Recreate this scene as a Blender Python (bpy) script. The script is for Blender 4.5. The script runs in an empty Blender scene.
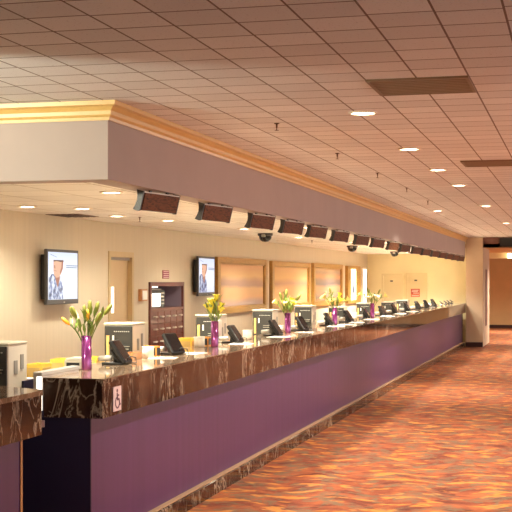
import bpy, bmesh, math, random
from mathutils import Vector, Matrix
random.seed(7)
S = bpy.context.scene
C = S.collection
PI = math.pi
R = math.radians

# ------------------------------------------------------------------ camera, world, exposure
cam_d = bpy.data.cameras.new('camera')
cam = bpy.data.objects.new('camera', cam_d)
C.objects.link(cam)
cam.location = (0, 0, 1.85)
cam.rotation_euler = (R(90), 0, R(14.44))
cam_d.sensor_width = 36
cam_d.lens = 1247 / 512 * 36
cam_d.shift_y = 24 / 512
cam_d.clip_end = 200
S.camera = cam

W = bpy.data.worlds.new('world')
S.world = W
W.use_nodes = True
W.node_tree.nodes['Background'].inputs[0].default_value = (1.0, 0.96, 0.92, 1)
W.node_tree.nodes['Background'].inputs[1].default_value = 1.45
S.view_settings.view_transform = 'Standard'
S.view_settings.look = 'None'
S.view_settings.gamma = 1
S.view_settings.use_curve_mapping = False
S.view_settings.exposure = 0.66

P_LOBBY, P_SOFFIT_FILL, P_DESK, P_BACK = 355, 340, 265, 180      # lamp powers (W)
WARM = (1.0, 0.92, 0.80)
OFFICE = (1.0, 0.97, 0.84)

# ------------------------------------------------------------------ helpers
def lin(r, g, b):
    f = lambda v: (v / 255 / 12.92) if v <= 10 else ((v / 255 + 0.055) / 1.055) ** 2.4
    return (f(r), f(g), f(b), 1)

class MB:
    """collects shapes for ONE mesh object"""
    def __init__(s): s.bm = bmesh.new()
    def box(s, x0, x1, y0, y1, z0, z1, bev=0, mat=None):
        r = bmesh.ops.create_cube(s.bm, size=1)
        vs = r['verts']
        for v in vs:
            v.co = Vector(((x0 + x1) / 2 + v.co.x * (x1 - x0), (y0 + y1) / 2 + v.co.y * (y1 - y0), (z0 + z1) / 2 + v.co.z * (z1 - z0)))
        if mat:
            for v in vs: v.co = mat @ v.co
        if bev:
            es = list({e for v in vs for e in v.link_edges})
            bmesh.ops.bevel(s.bm, geom=es, offset=bev, segments=2, affect='EDGES', profile=0.5)
        return s
    def lathe(s, prof, n=20, mat=None, cap=True):
        rings = []
        for r, z in prof:
            ring = []
            for k in range(n):
                p = Vector((r * math.cos(2 * PI * k / n), r * math.sin(2 * PI * k / n), z))
                ring.append(s.bm.verts.new(mat @ p if mat else p))
            rings.append(ring)
        for a, b in zip(rings, rings[1:]):
            for k in range(n):
                s.bm.faces.new((a[k], a[(k + 1) % n], b[(k + 1) % n], b[k]))
        if cap:
            s.bm.faces.new(list(reversed(rings[0]))); s.bm.faces.new(rings[-1])
        return s
    def tube(s, pts, rad, n=7):
        pts = [Vector(p) for p in pts]
        rads = rad if isinstance(rad, (list, tuple)) else [rad] * len(pts)
        rings = []
        for i, p in enumerate(pts):
            t = (pts[min(i + 1, len(pts) - 1)] - pts[max(i - 1, 0)]).normalized()
            a = t.orthogonal().normalized() if i == 0 else (a - t * a.dot(t)).normalized()
            b = t.cross(a)
            rings.append([s.bm.verts.new(p + (a * math.cos(2 * PI * k / n) + b * math.sin(2 * PI * k / n)) * rads[i]) for k in range(n)])
        for A, B in zip(rings, rings[1:]):
            for k in range(n):
                s.bm.faces.new((A[k], A[(k + 1) % n], B[(k + 1) % n], B[k]))
        s.bm.faces.new(list(reversed(rings[0]))); s.bm.faces.new(rings[-1])
        return s
    def prism(s, poly, axis, a, b, mat=None):
        """extrude the 2-D polygon along axis from a to b; poly coords are the other two axes in xyz order"""
        def P(u, v, w):
            p = Vector({'x': (w, u, v), 'y': (u, w, v), 'z': (u, v, w)}[axis])
            return mat @ p if mat else p
        A = [s.bm.verts.new(P(u, v, a)) for u, v in poly]
        B = [s.bm.verts.new(P(u, v, b)) for u, v in poly]
        n = len(poly)
        s.bm.faces.new(A); s.bm.faces.new(list(reversed(B)))
        for k in range(n):
            s.bm.faces.new((A[(k + 1) % n], A[k], B[k], B[(k + 1) % n]))
        return s
    def poly(s, pts):
        s.bm.faces.new([s.bm.verts.new(Vector(p)) for p in pts]); return s
    def strip(s, centre, half, side, thick=0.0):
        """a blade: centre points with half widths along side"""
        L = []
        for p, h in zip(centre, half):
            p = Vector(p); L.append((s.bm.verts.new(p - side * h), s.bm.verts.new(p + Vector((0, 0, -h * .25))), s.bm.verts.new(p + side * h)))
        for a, b in zip(L, L[1:]):
            s.bm.faces.new((a[0], a[1], b[1], b[0])); s.bm.faces.new((a[1], a[2], b[2], b[1]))
        return s
    def build(s, name, m, parent=None, smooth=False):
        bmesh.ops.recalc_face_normals(s.bm, faces=s.bm.faces)
        me = bpy.data.meshes.new(name)
        s.bm.to_mesh(me); s.bm.free()
        if smooth:
            me.polygons.foreach_set('use_smooth', [True] * len(me.polygons))
        o = bpy.data.objects.new(name, me)
        if m: me.materials.append(m)
        C.objects.link(o)
        if parent: o.parent = parent
        return o

def tag(o, label=None, cat=None, group=None, kind=None):
    if label: o['label'] = label
    if cat: o['category'] = cat
    if group: o['group'] = group
    if kind: o['kind'] = kind
    return o
def thing(name, label, cat, loc=(0, 0, 0), rz=0, group=None):
    o = bpy.data.objects.new(name, None); C.objects.link(o)
    o.empty_display_size = 0.1
    o.location = loc; o.rotation_euler = (0, 0, rz)
    return tag(o, label, cat, group)
def struct(name, mb, m, parent=None):
    o = mb.build(name, m, parent)
    if not parent: o['kind'] = 'structure'
    return o
KIDS = {}
def copy_tree(o, parent=None):
    c = o.copy(); C.objects.link(c)
    if parent: c.parent = parent
    for ch in list(o.children): copy_tree(ch, c)
    return c
ORD = ['first', 'second', 'third', 'fourth', 'fifth', 'sixth', 'seventh', 'eighth', 'ninth', 'tenth', 'eleventh', 'twelfth',
       'thirteenth', 'fourteenth', 'fifteenth', 'sixteenth', 'seventeenth', 'eighteenth', 'nineteenth', 'twentieth']

# ------------------------------------------------------------------ materials
def mat(name, col, rough=0.6, metal=0, coat=0, emit=0, spec=0.5):
    m = bpy.data.materials.new(name); m.use_nodes = True
    b = m.node_tree.nodes['Principled BSDF']
    b.inputs['Base Color'].default_value = col if len(col) == 4 else (*col, 1)
    b.inputs['Roughness'].default_value = rough
    b.inputs['Metallic'].default_value = metal
    b.inputs['Coat Weight'].default_value = coat
    b.inputs['Specular IOR Level'].default_value = spec
    if emit:
        b.inputs['Emission Color'].default_value = col if len(col) == 4 else (*col, 1)
        b.inputs['Emission Strength'].default_value = emit
    return m
class NT:
    def __init__(s, m): s.t = m.node_tree; s.b = s.t.nodes['Principled BSDF']
    def n(s, typ, **kw):
        o = s.t.nodes.new(typ)
        for k, v in kw.items(): setattr(o, k, v)
        return o
    def l(s, a, b): s.t.links.new(a, b)
    def math(s, op, a, b=None, c=None):
        o = s.n('ShaderNodeMath', operation=op)
        for i, v in enumerate((a, b, c)):
            if v is None: continue
            if isinstance(v, (int, float)): o.inputs[i].default_value = v
            else: s.l(v, o.inputs[i])
        return o.outputs[0]
    def coord(s, scale=(1, 1, 1), kind='Object'):
        tc = s.n('ShaderNodeTexCoord'); mp = s.n('ShaderNodeMapping'); mp.inputs['Scale'].default_value = scale
        s.l(tc.outputs[kind], mp.inputs[0]); return mp.outputs[0]
    def noise(s, vec, scale, detail=3, rough=.5, dist=0):
        o = s.n('ShaderNodeTexNoise'); o.inputs['Scale'].default_value = scale; o.inputs['Detail'].default_value = detail
        o.inputs['Roughness'].default_value = rough; o.inputs['Distortion'].default_value = dist
        s.l(vec, o.inputs['Vector']); return o.outputs['Fac']
    def ramp(s, fac, stops):
        o = s.n('ShaderNodeValToRGB'); e = o.color_ramp.elements
        while len(e) < len(stops): e.new(0.5)
        for i, (p, c) in enumerate(stops):
            e[i].position = p; e[i].color = c if len(c) == 4 else (*c, 1)
        s.l(fac, o.inputs[0]); return o.outputs[0]
    def mix(s, fac, a, b, blend='MIX'):
        o = s.n('ShaderNodeMix', data_type='RGBA', blend_type=blend)
        for i, v in ((0, fac), (6, a), (7, b)):
            if isinstance(v, (int, float)): o.inputs[i].default_value = v
            elif isinstance(v, tuple): o.inputs[i].default_value = v
            else: s.l(v, o.inputs[i])
        return o.outputs[2]
    def base(s, c): s.l(c, s.b.inputs['Base Color'])
    def bump(s, h, strength=.2, dist=.01):
        o = s.n('ShaderNodeBump'); o.inputs['Strength'].default_value = strength; o.inputs['Distance'].default_value = dist
        s.l(h, o.inputs['Height']); s.l(o.outputs[0], s.b.inputs['Normal'])

def mat_ceiling(name, tile, col, seam, wx, wy, phx=0.0, phy=0.0):
    m = mat(name, col, 0.85, spec=.2); t = NT(m)
    v = t.coord(); sp = t.n('ShaderNodeSeparateXYZ'); t.l(v, sp.inputs[0])
    u = t.math('DIVIDE', t.math('SUBTRACT', sp.outputs[0], phx), tile)
    colid = t.math('FLOOR', u)
    wn = t.n('ShaderNodeTexWhiteNoise', noise_dimensions='1D'); t.l(colid, wn.inputs['W'])
    w = t.math('DIVIDE', t.math('SUBTRACT', sp.outputs[1], phy), tile)
    w = t.math('ADD', w, t.math('MULTIPLY', wn.outputs['Value'], 0.16))
    def edge(q, width):
        f = t.math('FRACT', q); d = t.math('MINIMUM', f, t.math('SUBTRACT', 1.0, f))
        return t.math('LESS_THAN', d, width / tile / 2)
    eu, ew = edge(u, wx), edge(w, wy)
    e = t.math('MAXIMUM', eu, ew)
    # tile-to-tile shade difference and pin-holes of the acoustic board
    cb = t.n('ShaderNodeCombineXYZ'); t.l(colid, cb.inputs[0]); t.l(t.math('FLOOR', w), cb.inputs[1])
    wn2 = t.n('ShaderNodeTexWhiteNoise', noise_dimensions='2D'); t.l(cb.outputs[0], wn2.inputs['Vector'])
    sp2 = t.noise(v, 70, 2)
    c1 = t.mix(wn2.outputs['Value'], col, tuple(x * .88 for x in col[:3]) + (1,))
    c1 = t.mix(t.math('MULTIPLY', t.math('GREATER_THAN', sp2, .66), .3), c1, seam)
    t.base(t.mix(e, c1, seam))
    t.bump(t.math('ADD', t.math('SUBTRACT', 1.0, e), t.math('MULTIPLY', wn2.outputs['Value'], .5)), .5, .004)
    return m
M = {}
M['ceil'] = mat_ceiling('acoustic_tile', .300, (.90, .895, .885, 1), (.26, .20, .17, 1), .011, .014, phx=-.908, phy=.12)
M['ceil_low'] = mat_ceiling('office_tile', .600, (.90, .87, .80, 1), (.40, .33, .24, 1), .012, .014)

def mat_carpet():
    m = mat('wavy_carpet', (.4, .12, .05), .95, spec=.1); t = NT(m)
    tc = t.n('ShaderNodeTexCoord'); sp = t.n('ShaderNodeSeparateXYZ'); t.l(tc.outputs['Object'], sp.inputs[0])
    x, y = sp.outputs[0], sp.outputs[1]
    # rolling wave that bends all the streaks
    wob = t.math('MULTIPLY', t.math('SINE', t.math('ADD', t.math('MULTIPLY', x, 8.0), t.math('MULTIPLY', y, 2.6))), .07)
    y2 = t.math('ADD', y, wob)
    def vec(sx, sy, o=0):
        c = t.n('ShaderNodeCombineXYZ'); t.l(t.math('MULTIPLY', x, sx), c.inputs[0]); t.l(t.math('MULTIPLY', y2, sy), c.inputs[1]); c.inputs[2].default_value = o
        return c.outputs[0]
    base = t.ramp(t.noise(vec(3.2, 5.0), 1.0, 5, .6), [(.30, lin(84, 44, 36)), (.46, lin(122, 64, 44)), (.60, lin(148, 82, 50)), (.75, lin(160, 96, 58))])
    grey = t.ramp(t.noise(vec(4.2, 3.8, 4), 1.0, 4, .6, .6), [(.47, (0, 0, 0)), (.55, (1, 1, 1))])
    leaf = t.math('GREATER_THAN', t.noise(vec(9, 30, 8), 1.0, 2), .47)
    c = t.mix(t.math('MULTIPLY', t.math('MULTIPLY', grey, leaf), .85), base, lin(106, 90, 70))
    st = t.ramp(t.noise(vec(3.6, 6.4, 2), 1.0, 3, .5), [(.56, (0, 0, 0)), (.62, (1, 1, 1)), (.68, (1, 1, 1)), (.73, (.1, .1, .1))])
    c = t.mix(t.math('MULTIPLY', st, .6), c, lin(204, 132, 58))
    dk = t.ramp(t.noise(vec(3.2, 8, 6), 1.0, 3, .6), [(.60, (0, 0, 0)), (.66, (1, 1, 1))])
    c = t.mix(t.math('MULTIPLY', dk, .75), c, lin(78, 42, 36))
    pile = t.noise(tc.outputs['Object'], 220, 2)
    c = t.mix(.35, c, t.mix(1.0, c, t.ramp(pile, [(.3, (.5, .5, .5)), (.7, (1.5, 1.5, 1.5))]), 'MULTIPLY'))
    t.base(c); t.bump(pile, .5, .004)
    return m
M['carpet'] = mat_carpet()

def mat_paint(name, col, rough=.7, var=.05, vert=0, sc=(1, 1, 1)):
    m = mat(name, col, rough, spec=.3); t = NT(m)
    n1 = t.noise(t.coord(sc), 2.5, 4)
    lo = tuple(c * (1 - var * 2) for c in col[:3]) + (1,); hi = tuple(min(1, c * (1 + var)) for c in col[:3]) + (1,)
    t.base(t.ramp(n1, [(.3, lo), (.7, hi)]))
    t.bump(t.noise(t.coord(), 60, 2), .06, .003)
    return m
M['wallpaper'] = mat_paint('striped_wallpaper', lin(208, 191, 162), .65, .02, sc=(6, 6, .06))
M['farwall'] = mat_paint('cream_paint', lin(234, 219, 172), .6, .02)
M['fardoor'] = mat_paint('cream_door_paint', lin(220, 202, 154), .5, .02)
M['soffit'] = mat_paint('mauve_beige_paint', lin(172, 153, 144), .6, .02)
M['pillar'] = mat_paint('pillar_paint', lin(196, 170, 140), .7, .02)
M['hall'] = mat_paint('tan_hall_paint', lin(212, 174, 122), .7, .03)
M['header'] = mat_paint('brown_header_paint', lin(128, 88, 74), .6, .03)
M['darkbase'] = mat_paint('dark_rubber_base', lin(62, 34, 28), .5, .05)
M['doorpaint'] = mat_paint('door_paint', lin(214, 184, 140), .5, .02)
M['doorframe'] = mat_paint('door_frame_paint', lin(204, 178, 132), .45, .02)

def mat_wood(name, a, b, rough=.35, sc=(1, 8, 8), coat=.2):
    m = mat(name, a, rough, coat=coat); t = NT(m)
    n1 = t.noise(t.coord(sc), 3.0, 6, .6, 1.2)
    t.base(t.ramp(n1, [(.3, a), (.5, b), (.7, a)]))
    return m
M['crown'] = mat_wood('golden_oak', lin(212, 168, 94), lin(222, 180, 108), .4, (3, .6, 10))
M['gold'] = mat_wood('gold_frame_wood', lin(150, 108, 40), lin(176, 130, 54), .4, (3, .8, 8))
M['display_reflection'] = mat_wood('brown_carpet_reflection', lin(30, 15, 8), lin(120, 74, 42), .55, (10, 1.6, 13), 0)  # carpet reflection on the dark screen, painted as brown streaks
M['display_reflection'].node_tree.nodes['Principled BSDF'].inputs['Specular IOR Level'].default_value = .15
M['mahogany'] = mat_wood('mahogany', lin(92, 46, 38), lin(112, 60, 48), .35, (2, 1, 5))
M['lightwood'] = mat_wood('light_wood', lin(176, 112, 62), lin(204, 144, 88), .4, (2, 2, 6))

def mat_marble(name, cols, vs):
    m = mat(name, (.1, .05, .03), .06, coat=0); t = NT(m)
    v = t.coord(vs)
    big = t.noise(v, 1.5, 6, .6, .6)
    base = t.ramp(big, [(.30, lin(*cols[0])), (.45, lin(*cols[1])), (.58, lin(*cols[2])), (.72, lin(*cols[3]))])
    fine = t.noise(v, 26, 4, .7)
    base = t.mix(.4, base, t.mix(1.0, base, t.ramp(fine, [(.3, (.35, .35, .35)), (.7, (1.7, 1.7, 1.7))]), 'MULTIPLY'))
    def vein(sc, dist, w, off):
        mp = t.n('ShaderNodeMapping'); mp.inputs['Location'].default_value = (off, off * 2, off); mp.inputs['Rotation'].default_value = (R(35), R(20), R(10))
        t.l(v, mp.inputs[0])
        n = t.noise(mp.outputs[0], sc, 5, .55, dist)
        d = t.math('ABSOLUTE', t.math('SUBTRACT', n, .5))
        return t.ramp(d, [(0, (1, 1, 1)), (w, (0, 0, 0))])
    gate = t.ramp(t.noise(v, 2.2, 2), [(.30, (0, 0, 0)), (.50, (1, 1, 1))])
    vv = t.math('MAXIMUM', vein(2.2, 1.0, .014, 0), t.math('MULTIPLY', vein(7, .8, .026, 3), .7))
    vv = t.math('MULTIPLY', vv, gate)
    t.base(t.mix(t.math('MULTIPLY', vv, .6), base, lin(206, 186, 160)))
    return m
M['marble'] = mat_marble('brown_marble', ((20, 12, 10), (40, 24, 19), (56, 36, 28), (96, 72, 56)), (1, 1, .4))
M['marble_lit'] = mat_marble('lit_brown_marble', ((110, 86, 66), (126, 100, 76), (142, 114, 88), (168, 140, 112)), (1, 1, 1))  # lighter copy of the brown marble, light on the ledge put into colour
M['tanstone'] = mat('tan_stone', lin(168, 134, 98), .3)
def mat_panel(name, col, rough):
    m = mat(name, col, rough, spec=.4); t = NT(m)
    n1 = t.noise(t.coord((1, 7, .12)), 1.6, 4)
    t.base(t.ramp(n1, [(.3, tuple(c * .85 for c in col[:3]) + (1,)), (.7, tuple(c * 1.15 for c in col[:3]) + (1,))]))
    return m
M['purple'] = mat_panel('purple_laminate', lin(76, 42, 84), .34)
M['purple_shaded'] = mat_panel('shaded_purple_laminate', lin(40, 34, 58), .35)  # darker copy of the purple laminate, with the end panel's shade in its colour
M['worktop'] = mat('white_laminate', lin(222, 208, 184), .35)
M['black'] = mat('black_plastic', lin(24, 22, 21), .35)
M['darkgrey'] = mat('dark_grey_plastic', lin(64, 60, 56), .4)
M['termgrey'] = mat('charcoal_face', lin(56, 53, 48), .5, spec=.25)
M['grey'] = mat('grey_plastic', lin(140, 132, 118), .5)
M['beige'] = mat('beige_plastic', lin(214, 202, 178), .5)
M['lidbeige'] = mat('tan_plastic', lin(186, 174, 150), .5)
M['white'] = mat('white_plastic', lin(240, 234, 222), .45)
M['paper'] = mat('white_paper', lin(244, 238, 224), .8)
M['yellow'] = mat('yellow_card', lin(240, 196, 74), .6)
M['tanface'] = mat('tan_card', lin(206, 168, 96), .7)
M['orange'] = mat('orange_card', lin(214, 146, 60), .6)
M['maroon'] = mat('maroon_cloth', lin(150, 70, 80), .8)
M['chrome'] = mat('chrome', (.8, .78, .74), .2, 1)
M['silver'] = mat('silver_plastic', lin(190, 184, 172), .3, .3)
M['screenoff'] = mat('dark_glass', lin(18, 18, 20), .1)
M['metalvent'] = mat('bronze_vent', lin(128, 104, 78), .5)
M['ventdark'] = mat('dark_slot', lin(66, 50, 38), .7)
M['trim_white'] = mat('white_trim_ring', lin(236, 220, 196), .4)
M['lens'] = mat('lit_lens', (1.0, .86, .62), .5, emit=9)
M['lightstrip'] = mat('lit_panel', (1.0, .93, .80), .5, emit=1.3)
M['sconce'] = mat('lit_sconce', (1.0, .84, .56), .5, emit=3)
M['redsign'] = mat('red_sign', lin(188, 66, 40), .5)
M['orangesign'] = mat('orange_sign', lin(206, 92, 52), .5)
M['brass'] = mat('sprinkler_metal', lin(96, 72, 54), .35, .8)
M['niche'] = mat('plum_niche', lin(140, 122, 134), .6)
M['signpink'] = mat('pale_pink_sign', lin(226, 196, 190), .5)
M['symbol'] = mat('plum_symbol', lin(96, 44, 62), .5)
M['vase'] = mat('purple_foil_glass', lin(164, 70, 140), .16, .55, coat=.5)
t = NT(M['vase']); t.base(t.ramp(t.noise(t.coord((14, 14, 1.6)), 1.6, 3, .5, .8), [(.32, lin(76, 22, 70)), (.5, lin(140, 56, 122)), (.68, lin(186, 100, 160))]))
M['stem'] = mat('stem_green', lin(120, 136, 62), .5)
M['leaf'] = mat('leaf_green', lin(122, 138, 54), .45)
M['budgreen'] = mat('green_bud', lin(126, 124, 46), .45)
M['budorange'] = mat('orange_bud', lin(236, 160, 44), .45)
M['petalyellow'] = mat('yellow_petal', (1.0, .88, .09), .7)
M['petalpale'] = mat('pale_yellow_petal', lin(244, 228, 140), .6)
M['petalcream'] = mat('cream_petal', lin(240, 226, 184), .5)
# lit screen
def emis(name, col, s=1.0):
    m = mat(name, (0, 0, 0, 1), .3); b = m.node_tree.nodes['Principled BSDF']
    b.inputs['Emission Color'].default_value = col; b.inputs['Emission Strength'].default_value = s
    return m
def mat_screen():
    m = mat('lit_screen', (.0, .0, .0), .15); t = NT(m)
    g = t.n('ShaderNodeTexCoord'); sp = t.n('ShaderNodeSeparateXYZ'); t.l(g.outputs['Generated'], sp.inputs[0])
    c = t.ramp(sp.outputs[2], [(0, lin(214, 222, 240)), (.35, lin(240, 243, 252)), (1, lin(206, 218, 246))])
    t.l(c, t.b.inputs['Emission Color']); t.b.inputs['Emission Strength'].default_value = .75
    return m
M['screen'] = mat_screen()
M['s_skin'] = emis('screen_skin', lin(222, 172, 142), .75)
M['s_skin2'] = emis('screen_skin_dark', lin(168, 108, 84), .75)
M['s_hair'] = emis('screen_hair', lin(112, 78, 66), .5)
M['s_text'] = emis('screen_text', lin(128, 150, 176), .5)
def mat_plaid():
    m = mat('screen_plaid', (0, 0, 0), .15); t = NT(m)
    v = t.coord(); n = t.noise(v, 16, 3)
    c = t.ramp(n, [(.38, lin(64, 72, 104)), (.5, lin(132, 146, 186)), (.62, lin(214, 220, 236))])
    t.l(c, t.b.inputs['Emission Color']); t.b.inputs['Emission Strength'].default_value = .7
    return m
M['s_plaid'] = mat_plaid()
def mat_picture(name, seed, tint):
    m = mat(name, lin(226, 184, 140), .22); t = NT(m)
    g = t.n('ShaderNodeTexCoord'); mp = t.n('ShaderNodeMapping'); mp.inputs['Scale'].default_value = (1, .35, 1); mp.inputs['Location'].default_value = (0, seed, 0)
    t.l(g.outputs['Object'], mp.inputs[0])
    sp = t.n('ShaderNodeSeparateXYZ'); t.l(g.outputs['Generated'], sp.inputs[0])
    n = t.noise(mp.outputs[0], 3.0, 4)
    z = t.math('ADD', sp.outputs[2], t.math('MULTIPLY', t.math('SUBTRACT', n, .5), .12))
    t.base(t.ramp(z, tint))
    return m
pk = [(0.0, lin(176, 150, 146)), (.10, lin(184, 150, 138)), (.22, lin(232, 178, 128)), (.42, lin(236, 190, 140)), (.50, lin(190, 156, 138)), (.60, lin(200, 164, 140)), (.72, lin(238, 196, 144)), (1.0, lin(226, 172, 132))]
M['pic1'] = mat_picture('peach_bands', 0.0, pk)
M['pic2'] = mat_picture('peach_glow', 3.0, [(0.0, lin(214, 162, 124)), (.2, lin(232, 180, 126)), (.45, lin(226, 176, 130)), (.55, lin(204, 160, 134)), (.7, lin(240, 192, 136)), (1, lin(232, 182, 132))])
M['pic3'] = mat_picture('dusk_bands', 6.0, [(0.0, lin(200, 150, 100)), (.12, lin(150, 128, 124)), (.3, lin(206, 160, 130)), (.42, lin(222, 170, 136)), (.52, lin(150, 136, 138)), (.64, lin(170, 146, 142)), (.74, lin(226, 172, 134)), (.86, lin(188, 160, 144)), (1, lin(214, 174, 136))])

# ------------------------------------------------------------------ setting
ZC, ZL, ZS = 3.03, 2.585, 2.515     # lobby ceiling, office ceiling, soffit bottom
XB = -5.8                           # back wall of the office
YF = 35.3                           # far wall
struct('floor', MB().box(-6.2, 8, -5, 52, -.1, 0), M['carpet'])
struct('ceiling', MB().box(-6.0, 8, -5, 35.0, ZC, ZC + .1), M['ceil'])
struct('ceiling.001', MB().box(XB, -3.2, 7.95, YF, ZL, ZL + .06), M['ceil_low'])
struct('ceiling.002', MB().box(-4.2, 8, 35.0, 50, 2.75, 2.85), M['hall'])
D0, D1, DZ = 14.95, 15.87, 2.22     # door opening
N0, N1, NZ = 16.50, 18.05, 1.82     # cabinet opening
w = MB()
w.box(XB - .2, XB, -5, D0, 0, ZC).box(XB - .2, XB, D0, D1, DZ, ZC).box(XB - .2, XB, D1, N0, 0, ZC)
w.box(XB - .2, XB, N0, N1, NZ, ZC).box(XB - .2, XB, N1, YF + .2, 0, ZC)
struct('wall_back', w, M['wallpaper'])
struct('wall_far', MB().box(XB, -3.0, YF, YF + .15, 0, ZC), M['farwall'])
struct('wall_rear', MB().box(-6, 8, -5.1, -5, 0, ZC), M['hall'])
# end pier with its return towards the corridor
struct('wall_pier', MB().box(-2.985, -2.52, 34.9, 37.5, 0, ZC), M['pillar'])
struct('wall_header', MB().box(-2.52, 8, 35.0, 35.25, 2.75, ZC), M['header'])
struct('wall_corridor', MB().box(-4.2, 8, 49, 49.15, 0, 2.85), M['hall'])
struct('wall_corridor_side', MB().box(-4.35, -4.2, 37.3, 49, 0, 2.85).box(-4.2, -2.985, 37.35, 37.5, 0, 2.85), M['hall'])
struct('baseboard_corridor', MB().box(-4.2, 8, 48.97, 49, 0, .12), M['darkbase'])
struct('baseboard_pier', MB().box(-2.985, -2.52, 34.88, 34.9, 0, .13), M['darkbase'])
struct('wall_bulkhead', MB().box(-2.85, -2.22, 41.7, 42.0, 2.56, 2.75), M['farwall'])
struct('wall_pier_slot', MB().box(-2.52, -2.508, 35.9, 36.5, .55, 2.15), M['header'])
# soffit over the counter
struct('wall_soffit', MB().prism([(-3.0, 34.9), (-3.2, 34.9), (-3.2, 7.95), (XB, 7.95), (XB, 7.73), (-3.0, 7.73)], 'z', ZS, ZC), M['soffit'])
# crown moulding: stepped profile swept round the corner
prof = [(0, 2.905), (.012, 2.905), (.016, 2.925), (.030, 2.94), (.034, 2.965), (.055, 2.99), (.075, 3.0), (.078, 3.028), (0, 3.028)]
m = MB(); bm = m.bm
rings = []
for px, py, nx, ny in ((-3.0, 34.9, 1, 0), (-3.0, 7.73, 1, -1), (XB, 7.73, 0, -1)):
    rings.append([bm.verts.new((px + nx * o, py + ny * o, z)) for o, z in prof])
for a, b in zip(rings, rings[1:]):
    for k in range(len(prof)):
        bm.faces.new((a[k], a[(k + 1) % len(prof)], b[(k + 1) % len(prof)], b[k]))
bm.faces.new(rings[0]); bm.faces.new(list(reversed(rings[-1])))
struct('trim_1', m, M['crown'])
struct('trim_2', MB().prism([(-2.98, 34.9), (-3.0, 34.9), (-3.0, 7.71), (XB, 7.71), (XB, 7.73 - .04), (-2.98, 7.73 - .04)], 'z', 3.022, 3.03), M['darkbase'])

# door in the back wall
d = struct('door_1', MB().box(XB - .09, XB - .05, D0 + .07, D1 - .07, .01, DZ - .07), M['doorpaint'])
fr = MB().box(XB - .15, XB + .015, D0, D0 + .07, 0, DZ).box(XB - .15, XB + .015, D1 - .07, D1, 0, DZ).box(XB - .15, XB + .015, D0 + .07, D1 - .07, DZ - .07, DZ)
struct('door_frame', fr, M['doorframe'], d)
struct('vision_pane', MB().box(XB - .049, XB - .044, D0 + .20, D0 + .32, 1.42, 1.76), M['lightstrip'], d)
struct('door_closer', MB().box(XB - .049, XB + .0, D0 + .1, D1 - .12, DZ - .11, DZ - .075), M['grey'], d)
struct('door_handle', MB().box(XB - .049, XB + .0, D1 - .22, D1 - .12, 1.0, 1.03, .006), M['chrome'], d)
# two doors in the far wall
for i, (x0, x1, z1) in enumerate(((-5.33, -4.84, 1.97), (-4.64, -4.16, 1.99))):
    d = struct('door_%d' % (i + 2), MB().box(x0, x1, YF - .02, YF, .01, z1), M['fardoor'])
    f = MB().box(x0 - .06, x0, YF - .045, YF, 0, z1 + .06).box(x1, x1 + .06, YF - .045, YF, 0, z1 + .06).box(x0, x1, YF - .045, YF, z1, z1 + .06)
    struct('door_frame', f, M['fardoor'], d)
    struct('door_plate', MB().box((x0 + x1) / 2 - .06, (x0 + x1) / 2 + .02, YF - .03, YF - .02, z1 - .17, z1 - .13), M['darkgrey'], d)
sg = thing('door_sign', 'red and orange notice on the right door of the far wall', 'sign', (-4.43, YF - .021, 1.37))
MB().box(-.125, .125, -.008, 0, .08, .23).build('upper_panel', M['redsign'], sg)
MB().box(-.125, .125, -.008, 0, 0, .075).build('lower_panel', M['orangesign'], sg)
lt = MB()
for z, a, b in ((.19, -.09, .09), (.15, -.1, .07), (.11, -.06, .1), (.035, -.1, .1)):
    lt.box(a, b, -.011, -.008, z - .006, z + .008)
lt.build('lettering', M['paper'], sg)

# ------------------------------------------------------------------ lamps
lamp_data = {}
def downlight(x, y, z, power, label, group, ang=130, blend=1.0, name='recessed_downlight', r=.088):
    key = (power, ang, r)
    root = thing(name, label, 'ceiling light', (x, y, z), 0, group)
    if key not in lamp_data:
        ring = MB().lathe([(r * 1.18, 0), (r * 1.18, -.006), (r, -.012), (r * .98, -.004), (r * .98, 0)], 24, cap=False).build('trim_ring', M['trim_white'], root, True)
        lens = MB().lathe([(r * .98, -.001), (r * .7, -.009), (r * .25, -.013), (.002, -.013)], 24).build('lens', M['lens'], root, True)
        L = bpy.data.lights.new('downlight_beam', 'SPOT')
        L.energy = power; L.color = OFFICE if z == ZL else WARM; L.spot_size = R(ang); L.spot_blend = blend; L.shadow_soft_size = r
        lamp_data[key] = (ring.data, lens.data, L)
    else:
        for nm, me in zip(('trim_ring', 'lens'), lamp_data[key][:2]):
            o = bpy.data.objects.new(nm, me); C.objects.link(o); o.parent = root
    lo = bpy.data.objects.new('downlight_beam', lamp_data[key][2]); C.objects.link(lo); lo.parent = root
    lo.location = (0, 0, -.03)
    return root
# the row over the carpet beside the counter (one place in the row has no lamp)
for i, (x, y) in enumerate(((-1.46, 8.69), (-1.46, 11.19), (-1.44, 13.37), (-1.42, 15.6), (-1.40, 20.07), (-1.42, 26.2))):
    downlight(x, y, ZC, P_LOBBY, ORD[i] + ' nearest recessed downlight in the lobby ceiling row over the carpet', 'downlights in the lobby ceiling')
downlight(-2.30, 21.3, ZC, P_LOBBY, 'recessed lobby downlight nearest the crown moulding, off the main row', 'downlights in the lobby ceiling')
# lamps added outside the view for more lobby light; row gap darkens carpet
for i, (x, y) in enumerate([(1.4, y) for y in (8.5, 11, 13.5, 21, 24, 27, 30, 33)] + [(4.2, 8 + 4 * k) for k in range(7)] + [(-1.46, 31)]):
    downlight(x, y, ZC, P_LOBBY, 'added downlight in the wider lobby ceiling outside the view', 'added downlights of the wider lobby')
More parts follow.
